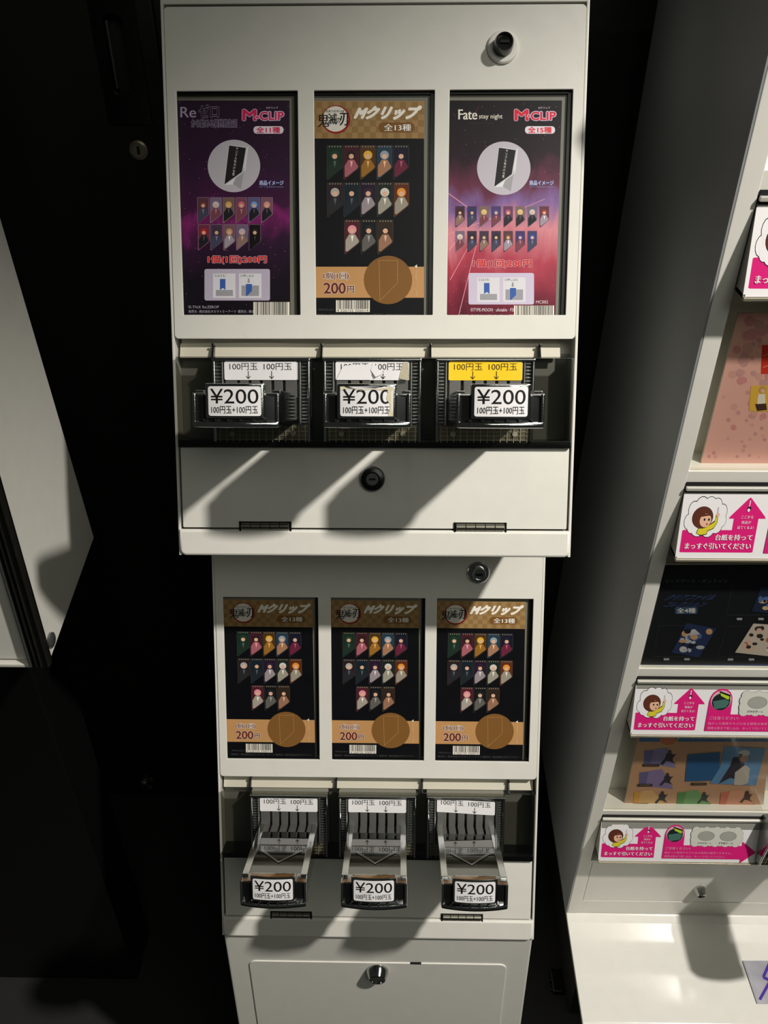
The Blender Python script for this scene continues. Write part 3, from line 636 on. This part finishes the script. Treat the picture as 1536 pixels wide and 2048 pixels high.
def strip_print(zt, zb, wb):
    Hh = math.hypot(zt-zb, wb); X0 = .0165
    def s(u, v, k): t = v; return (X0+u*STW, -.0014-wb*t-k-.0004, zt+(zb-zt)*t)
    I = Ink(s)
    I.rect(0, .0, 1.0, 1, PAPER)
    I.rr(.015, .55, .352, .905, .012, PINK); I.poly([(.240, .6), (.352, .6), (.352, .36), (.240, .36)], PINK)
    I.poly([(.217, .372), (.222, .34), (.292, .07), (.300, .046), (.308, .07), (.380, .34), (.384, .372)], PINK)
    # cloud, black rim below white
    cl = [(.04, .42, .022, .12), (.055, .24, .024, .13), (.088, .17, .028, .13), (.125, .14, .025, .1), (.155, .17, .022, .11), (.182, .27, .022, .12), (.188, .40, .018, .1), (.165, .5, .026, .1), (.13, .53, .03, .13), (.085, .53, .032, .12), (.055, .5, .02, .1), (.11, .34, .07, .24)]
    for mm, g in ((KI, 1.09), (PAPER, 1)):
        for x, y, r1, r2 in cl: I.disc(x, y, r1*g, mm, 14, ry=r2*g); I.k -= .8
        I.k += 1
    BR, YE = ink((92, 50, 36)), ink((214, 200, 50))
    I.poly([(.078, .60), (.085, .52), (.10, .49), (.130, .47), (.155, .40), (.157, .32), (.168, .33), (.168, .44), (.155, .53), (.13, .57), (.128, .62), (.1, .64)], KI)
    I.poly([(.081, .60), (.087, .53), (.102, .50), (.132, .48), (.156, .42), (.158, .34), (.166, .345), (.166, .44), (.153, .52), (.128, .56), (.126, .61), (.1, .625)], YE)
    I.disc(.098, .355, .0475, KI, 22, ry=.172); I.disc(.098, .355, .0455, BR, 22, ry=.165)
    I.disc(.113, .40, .026, ink(SKIN), 18, ry=.105); I.poly([(.088, .30), (.14, .30), (.142, .33), (.125, .325), (.088, .345)], BR)
    for dx in (.108, .128): I.disc(dx, .385, .0042, KI, 10, ry=.021)
    I.disc(.122, .455, .005, ink((190, 60, 70)), 8, ry=.014)
    I.line([(.164, .33), (.163, .20)], .0055, KI); I.line([(.164, .325), (.163, .205)], .0038, PAPER); I.disc(.166, .31, .008, ink(SKIN), 10, ry=.032)
    I.line([(.301, .09), (.300, .19)], .0042, PAPER); I.disc(.302, .21, .0085, KI, 10, ry=.03); I.disc(.300, .235, .006, PAPER, 8, ry=.028)
    I.text('ここから', .272, .318, .326, .365, PAPER); I.text('商品が', .277, .40, .320, .447, PAPER); I.text('出てくるよ!', .262, .478, .335, .528, PAPER)
    I.text('台紙を持って', .170, .613, .338, .705, PAPER, .015); I.text('まっすぐ引いてください', .036, .748, .338, .845, PAPER, .015)
    # warning panel with long arrow
    I.poly([(.405, .905), (.402, .89), (.406, .3), (.412, .2), (.424, .12), (.445, .06), (.469, .045), (.493, .06), (.514, .12), (.526, .2), (.53, .3), (.531, .56), (.9, .56), (.9, .465), (.905, .465), (.985, .70), (.99, .725), (.985, .75), (.905, .99), (.9, .99), (.9, .905)], PINK)
    I.disc(.469, .28, .055, ink((214, 170, 180)), 24, ry=.2)
    I.disc(.469, .31, .05, ink((30, 40, 42)), 20, ry=.17); I.poly([(.425, .30), (.50, .25), (.517, .30), (.50, .42), (.44, .46)], ink((70, 110, 100)))
    I.poly([(.452, .09), (.515, .17), (.513, .30), (.462, .20)], KI); I.poly([(.458, .13), (.510, .20), (.508, .27), (.464, .19)], ink((176, 206, 50)))
    GC = ink((206, 206, 196)); cl = [(.60+i*.032, .17+.02*(i % 2), .026, .09) for i in range(9)]+[(.60+i*.032, .50-.02*(i % 2), .026, .09) for i in range(9)]+[(.59, .27, .022, .1), (.59, .4, .02, .1), (.875, .27, .022, .1), (.88, .4, .02, .1)]
    for mm, g in ((ink((120, 120, 110)), 1.06), (GC, 1)):
        for x, y, r1, r2 in cl: I.disc(x, y, r1*g, mm, 12, ry=r2*g); I.k -= .8
        I.k += 1
    I.rect(.585, .16, .88, .52, GC)
    for x in (.665, .803): I.disc(x, .315, .054, ink((150, 150, 142)), 20, ry=.125); I.disc(x, .315, .047, ink((160, 160, 152)), 20, ry=.11)
    I.text('ギザギザー ×', .617, .47, .70, .52, KI, .01); I.text('ギザありー ○', .748, .46, .838, .515, KI, .01)
    PL = ink((236, 150, 190)); I.text('ご注意ください!', .418, .60, .575, .665, PL, .01)
    I.text('曲がった硬貨やキズのある硬貨は使用できません。', .416, .715, .84, .77, PL); I.text('硬貨は奥まで差し込み、ゆっくり引いてください。', .416, .81, .80, .865, PL)
    return I
for k, (yt, ybm, xt, xb, wb) in enumerate(((414, 592, 1516, 1480, .016), (987, 1114, 1365, 1348, .016), (1369, 1466, 1271, 1258, .018), (1642, 1719, 1204, 1197, .02))):
    zt = rq(xt, yt, .001)[1]; zb = rq(xb, ybm, wb)[1]
    hh = hold_strip(zt+.0035, zb-.002, wb).build('label_holder', RT)
    strip_print(zt, zb, wb).build('instruction_strip', hh)
# clear pocket fronts
for zlo, zhi in ((rails[0][0], .9315), (rails[1][0], .668), (rails[2][0], .403)):
    b = MB(); b.box(SX+.001, WD-.005, .002, .0032, zlo, zhi, CLEAR, .0004); b.box(SX+.001, WD-.005, .0008, .0034, zlo+.0004, zlo+.0022, CLEAR, .0005); b.build('clear_pocket', RT)
# tray
b = MB(); P = [(.033, .0), (-.001, -.0005), (-.012, -.0035), (ya*.975, za*.975-.001), (ya*1.0, za*1.0-.0025), (ya*1.03, za*1.03-.008), (ya*1.04, za*1.04-.02), (ya*1.03, za*1.03-.022), (ya*.99, za*.99-.009), (.033, -.007)]
b.prism(P, 0, WD, mat('glossy_white', (232, 230, 222), .12, coat=.6), .0012); b.build('tray', RT, label='glossy white sloping tray')
b = MB(); b.box(.02, WD, -.05, yb-.06, -.205, -.018, WALLB, .002); b.build('plinth', RT, label='black plinth under the tray')
# silver sticker on the tray with purple strokes
def tray(px, py):
    nn = Vector((0, -math.sin(math.atan(sl)), math.cos(math.atan(sl)))); nw = RM.to_3x3() @ nn; d = ray(px, py)
    s = (F1+RM.to_3x3() @ Vector((0, 0, -.0005))-CAM).dot(nw)/d.dot(nw); return RM.inverted() @ (CAM+d*s), nn
def trs(x, y, k):
    p, nn = tray(x, y); return tuple(p+nn*(k+.0010))
I = Ink(trs); I.poly([(1485, 1922), (1570, 1922), (1600, 2008), (1514, 2008)], mat('silver_foil', (170, 168, 176), .4, .45, noise=.3, scale=40))
PU = ink((70, 40, 150)); I.line([(1538, 1928), (1526, 1955), (1540, 1962), (1519, 2000)], 6, PU); I.line([(1556, 1926), (1562, 1958), (1550, 1990)], 6, PU); I.build('foil_sticker', RT, label='silver foil sticker with purple strokes')
# coin mechanism at the right edge, its own housing
CE = empty('coin_mechanism', Matrix.Identity(4)); CE.parent = RT
cx_, cz_ = rq(1594, 1688, .02)
def mechat(o): o.parent = CE; return o
for nm in ('coin_mechanism', 'slot_block', 'push_tray', 'side_rail', 'side_rail2', 'front_grip'):
    o = bpy.data.objects.new('housing' if nm == 'coin_mechanism' else nm.strip('2'), MESH[nm]); COL.objects.link(o); mechat(o); wn(o)
CE.location = (.222+.040, -.020, cz_-(H-.312)); CE['label'] = 'chrome coin mechanism at the right edge'
b = MB(); b.lathe((0, 0, 0), [(.001, 0), (.001, .001)], SHADEB); 
# dark socket box behind the tray corner
q_ = RM.inverted() @ at(1116, 1972, x=XR+.012)
b = MB(); b.box(.0, .022, q_.y-.016, q_.y+.02, q_.z-.02, q_.z+.016, PLASTB, .003, 3)
for dy in (-.012, .002): b.box(-.003, .002, q_.y+dy, q_.y+dy+.005, q_.z-.016, q_.z+.012, PLASTB, .0014, 3)
b.build('socket_box', RT, label='small glossy black box under the tray corner')
# ---------------------------------------------------------------- cards in the pockets
def card(name, label, w, outline, draw, group=None):
    def s(x, y, k): X, Z = rq(x, y, w+k); return (X, -w-k, Z)
    I = Ink(s); P = [rq(x, y, w) for x, y in outline]; I.prism([(p[0], p[1]) for p in P], -w+.0003, -w+.0022, CREAM, ax='Y'); draw(I, outline)
    o = I.build(name); o.matrix_world = RM; tag(o, label, 'card'); return o
def pinkcard(I, O):
    I.poly(O, mat('pink_print', (226, 172, 160), .35, noise=.06, scale=14)); rnd = random.Random(2)
    for i in range(120):
        y = 640+rnd.random()**1.3*290; x = 1488-(y-640)*.27+rnd.random()*150; r = (5+rnd.random()*7)*(1.1-(y-640)/360)
        if x > 1407+(930-y)*.25+r: I.disc(x, y, max(1.5, r), ink(rnd.choice([(206, 140, 140), (212, 158, 146), (200, 150, 146)])), 14); I.k -= .98
    I.k += 1; I.poly([(1524, 690), (1600, 690), (1594, 748), (1522, 748)], ink((206, 56, 40))); I.line([(1526, 712), (1560, 700)], 2, ink((226, 120, 90))); I.line([(1526, 735), (1560, 722)], 2, ink((226, 120, 90)))
    I.poly([(1502, 772), (1590, 768), (1588, 826), (1498, 822)], ink((222, 176, 70)))
    I.poly([(1514, 822), (1510, 808), (1532, 806), (1534, 820)], ink((70, 50, 44))); I.poly([(1514, 808), (1517, 788), (1530, 788), (1531, 807)], ink((232, 224, 210))); I.disc(1525, 780, 7.5, ink((196, 150, 90)), 14); I.disc(1526, 782, 4.5, ink(SKIN), 12)
card('clear_file_card', 'pink polka dotted card in the upper pocket of the right dispenser', -.014, [(1477, 626), (1700, 624), (1690, 938), (1399, 938)], pinkcard)
def darkcard(I, O):
    DB, FR = ink((30, 32, 36)), ink((56, 62, 62)); I.poly(O, DB); BL = ink((64, 84, 140))
    I.poly([(1280.5, 1329), (1700, 1328), (1698, 1337.5), (1279, 1337.5)], ink((48, 60, 104)))
    I.text('ソードアート・オンライン', 1330, 1159, 1455, 1166, ink((106, 122, 140))); I.text('SWORD ART ONLINE', 1346, 1170, 1438, 1176, ink((52, 60, 74)))
    I.text('クリアファイル', 1335, 1189, 1430, 1201, BL, .02, .2); I.text('コレクション', 1332, 1203, 1412, 1214, BL, .02, .2)
    I.rr(1350, 1214, 1395, 1228, 3, ink((58, 84, 112))); I.text('全4種', 1354, 1216, 1391, 1226, CW, .02)
    for P in ([(1466, 1166), (1452, 1230), (1560, 1230)], [(1318, 1251), (1307, 1313), (1400, 1313)], [(1318, 1251), (1372, 1251)], [(1452, 1253), (1436, 1313), (1520, 1313)], [(1452, 1253), (1500, 1253)]): I.line(P, 1, FR)
    def pic(P, cols, base, n, seed):
        I.poly(P, ink(base)); r = random.Random(seed); (x0, y0), (x1, y1), (x2, y2), (x3, y3) = P
        for i in range(n):
            a, c = .12+r.random()*.76, .12+r.random()*.76; x = (x0+(x1-x0)*a)*(1-c)+(x3+(x2-x3)*a)*c; y = (y0+(y1-y0)*a)*(1-c)+(y3+(y2-y3)*a)*c
            I.disc(x, y, 3+r.random()*6, ink(r.choice(cols)), 9, ry=2.5+r.random()*4.5); I.k -= .9
        I.k += 1
    pic([(1373, 1246), (1433, 1257), (1398, 1315), (1343, 1305)], [(190, 190, 200), (30, 34, 48), (206, 160, 120), (90, 110, 160), (206, 200, 206)], (44, 56, 92), 26, 4)
    pic([(1522, 1174), (1580, 1180), (1570, 1232), (1503, 1222)], [(190, 190, 200), (50, 40, 60), (220, 190, 150), (90, 120, 180)], (40, 50, 74), 24, 6)
    pic([(1507, 1247), (1580, 1252), (1550, 1314), (1470, 1305)], [(226, 190, 170), (190, 110, 90), (236, 226, 214), (60, 50, 46)], (214, 200, 188), 24, 8)
    for x, y in ((1479, 1238), (1522, 1238), (1333, 1318.5), (1374, 1318.5), (1461, 1319), (1503, 1319)): I.rr(x-5.5, y-2.2, x+5.5, y+2.2, 1, ink((176, 176, 180)))
card('clear_file_card', 'dark navy card marked with a four kinds badge in the middle pocket', -.006, [(1329.5, 1130), (1700, 1128), (1698, 1338), (1279, 1338)], darkcard)
def orangecard(I, O):
    I.poly(O, mat('tan_print', (204, 156, 120), .4, noise=.08, scale=20)); SKY, VI = ink((64, 116, 166)), ink((122, 116, 170))
    I.poly([(1280, 1462), (1600, 1462), (1598, 1483), (1278, 1483.5)], SKY); I.disc(1336, 1480, 17, ink((206, 122, 84)), 14, ry=11); I.line([(1318, 1486), (1330, 1491), (1350, 1490), (1357, 1476)], 1.4, ink((210, 190, 90)))
    I.text('クリアファイル', 1385, 1470, 1436, 1478, CW); I.text('コレクション 全5種', 1436, 1470, 1530, 1477, ink((60, 60, 50)), .02)
    def fig(P, c1, c2, fx, fy, s, dark=(44, 42, 52), flip=1):
        I.poly(P, ink(c1)); x = (P[0][0]+P[1][0])/2; I.poly([(x, P[0][1]-3), (P[1][0]+6, P[1][1]-3), (P[2][0], P[2][1]+2), (x-8, P[3][1])], ink(c2))
        B = [(-14, 12), (-5, 2), (-3, -6), (4, -9), (9, -4), (15, -6), (9, 1), (8, 6), (14, 12), (4, 8), (-3, 7), (-9, 14)]
        I.poly([(fx+a*s*flip, fy+c*s) for a, c in B], ink(dark)); I.disc(fx+3*s*flip, fy-9*s, 3.4*s, ink((70, 54, 50)), 10)
    fig([(1288, 1501), (1330, 1499), (1352, 1534), (1288, 1528)], (104, 112, 162), (136, 132, 180), 1336, 1514, 1.15)
    fig([(1279, 1545), (1318, 1541), (1346, 1576), (1278, 1572)], (110, 102, 156), (142, 124, 176), 1332, 1558, 1.0)
    fig([(1268, 1585), (1298, 1583), (1334, 1608), (1267, 1608)], (226, 164, 70), (226, 180, 120), 1322, 1594, .95)
    fig([(1356, 1585), (1390, 1583), (1424, 1610), (1353, 1609)], (90, 150, 86), (120, 170, 110), 1406, 1595, .9, (46, 60, 50))
    fig([(1442, 1585), (1478, 1583), (1510, 1610), (1439, 1609)], (214, 122, 96), (226, 160, 130), 1492, 1593, .95, (80, 50, 44))
    I.poly([(1375, 1509), (1441, 1504), (1436, 1561), (1370, 1563)], ink((40, 98, 154))); I.poly([(1449, 1493), (1531, 1497), (1512, 1571), (1420, 1567), (1440, 1535)], ink((100, 152, 200)))
    I.poly([(1437, 1568), (1460, 1532), (1466, 1515), (1480, 1512), (1490, 1530), (1478, 1560), (1460, 1556)], ink((48, 46, 60))); I.poly([(1468, 1570), (1470, 1545), (1490, 1530), (1500, 1536), (1496, 1566), (1482, 1571)], ink((206, 196, 184)))
    I.disc(1488, 1516, 9, ink((206, 150, 120)), 12); I.disc(1489, 1506, 11, ink((224, 220, 216)), 12, ry=6); I.poly([(1476, 1508), (1486, 1508), (1478, 1522)], ink((60, 44, 40)))
    for x, y, w in ((1302, 1530.5, 17), (1290, 1570.5, 15), (1281, 1609.5, 16), (1398, 1568, 16)): I.rr(x-w, y-2.6, x+w, y+2.6, 2, ink((50, 40, 36))); I.text('クリアファイル', x-w+4, y-1.6, x+w-4, y+1.6, ink((200, 170, 120)))
card('clear_file_card', 'tan card with blue sky pictures in the lowest pocket', -.012, [(1278, 1466), (1542, 1464), (1536, 1520), (1526.5, 1614), (1247, 1613), (1254, 1585), (1262, 1540), (1270, 1512)], orangecard)
# ---------------------------------------------------------------- left hand cabinet
XL = -.36
LA, LB, LC, LD = at(0, 430, x=XL), at(188, 1075, x=XL), at(100, 1330, x=XL), at(0, 981, x=XL)
up1, up2 = (LA-LB)/(LA-LB).z, (LD-LC)/(LD-LC).z; HT = .95
P = [(LC.y, LC.z), (LC.y+up2.y*HT, LC.z+HT), (LB.y+up1.y*HT, LC.z+HT), (LB.y, LB.z)]
LFT = empty('hanging_cabinet', Matrix.Translation((XL, LC.y, LC.z)), label='white cabinet with a chrome corner trim at the left edge', cat='cabinet')
Q = [(y-LC.y, z-LC.z) for y, z in P]
b = MB(); b.prism([(Q[0][0]+.004, Q[0][1]+.004)]+[(Q[1][0]+.004, Q[1][1])]+Q[2:], -.42, 0, WHITE, .0008); b.build('body', LFT)
b = MB(); sy2 = up2.y
def bar(x0, x1, y0, y1, m, bv=.0008):
    V = []; bb = bmesh.new(); bmesh.ops.create_cube(bb, size=1)
    for v in bb.verts: v.co = ((x0+x1)/2+v.co.x*(x1-x0), (y0+y1)/2+v.co.y*(y1-y0), .001+(v.co.z+.5)*HT)
    bmesh.ops.bevel(bb, geom=bb.edges[:], offset=bv, segments=2, affect='EDGES')
    for v in bb.verts: v.co.y += v.co.z*sy2
    b.bm(bb, m)
bar(-.0185, .0012, -.004, .006, PLASTB); bar(-.0012, .0018, -.005, .002, STEEL); bar(-.0075, -.0055, -.0060, 0, STEEL, .0008); bar(-.0125, -.011, -.0058, 0, STEEL, .0006); bar(-.0195, -.0165, -.0052, 0, DCHROME, .001)
b.build('corner_trim', LFT, label='black and chrome corner trim')
b = MB(); b.box(-.42, -.019, -.001, .012, -.0032, .0012, WHITE, .001); b.build('bottom_edge', LFT)
g = at(104, 1280, x=XL+.002); b = MB(); b.lathe((.0004, g.y-LC.y, g.z-LC.z), [(.0085, 0), (.0082, .002), (.006, .0032), (.0025, .0036)], DCHROME, Vector((1, 0, 0)), 20); b.build('side_button', LFT, label='dark round button near the lower corner')
b = MB(); b.prism([(Q[3][0]-.004, Q[3][1]-.004), (Q[3][0]+.012, Q[3][1]+.001), (Q[3][0]+.004, Q[3][1]-.012)], -.002, .004, PLASTB, .0006); b.build('corner_bumper', LFT)
b = MB(); b.box(-.40, -.06, .06, .14, -LC.z, .03, PLASTB, .002); b.build('support_post', LFT, label='black support under the cabinet')
# glinting latch low on the black door
g = at(290, 1562, y=WY-.013); b = MB(); b.lathe(g, [(.008, 0), (.0075, .006), (.004, .009)], DCHROME, n=8)
for a in (-62, 35): 
    r = math.radians(a); c = g+Vector((math.cos(r)*.016, -.003, math.sin(r)*.016)); b.lathe(c, [(.0058, 0), (.0055, .002), (.003, .003)], DCHROME, n=14)
    b.prism([(g.x, g.z-.002), (c.x, c.z-.002), (c.x, c.z+.002), (g.x, g.z+.002)], g.y-.004, g.y-.001, PLASTB, ax='Y')
b.build('latch', dr, label='small chrome latch glinting low on the black door', sharp=20)
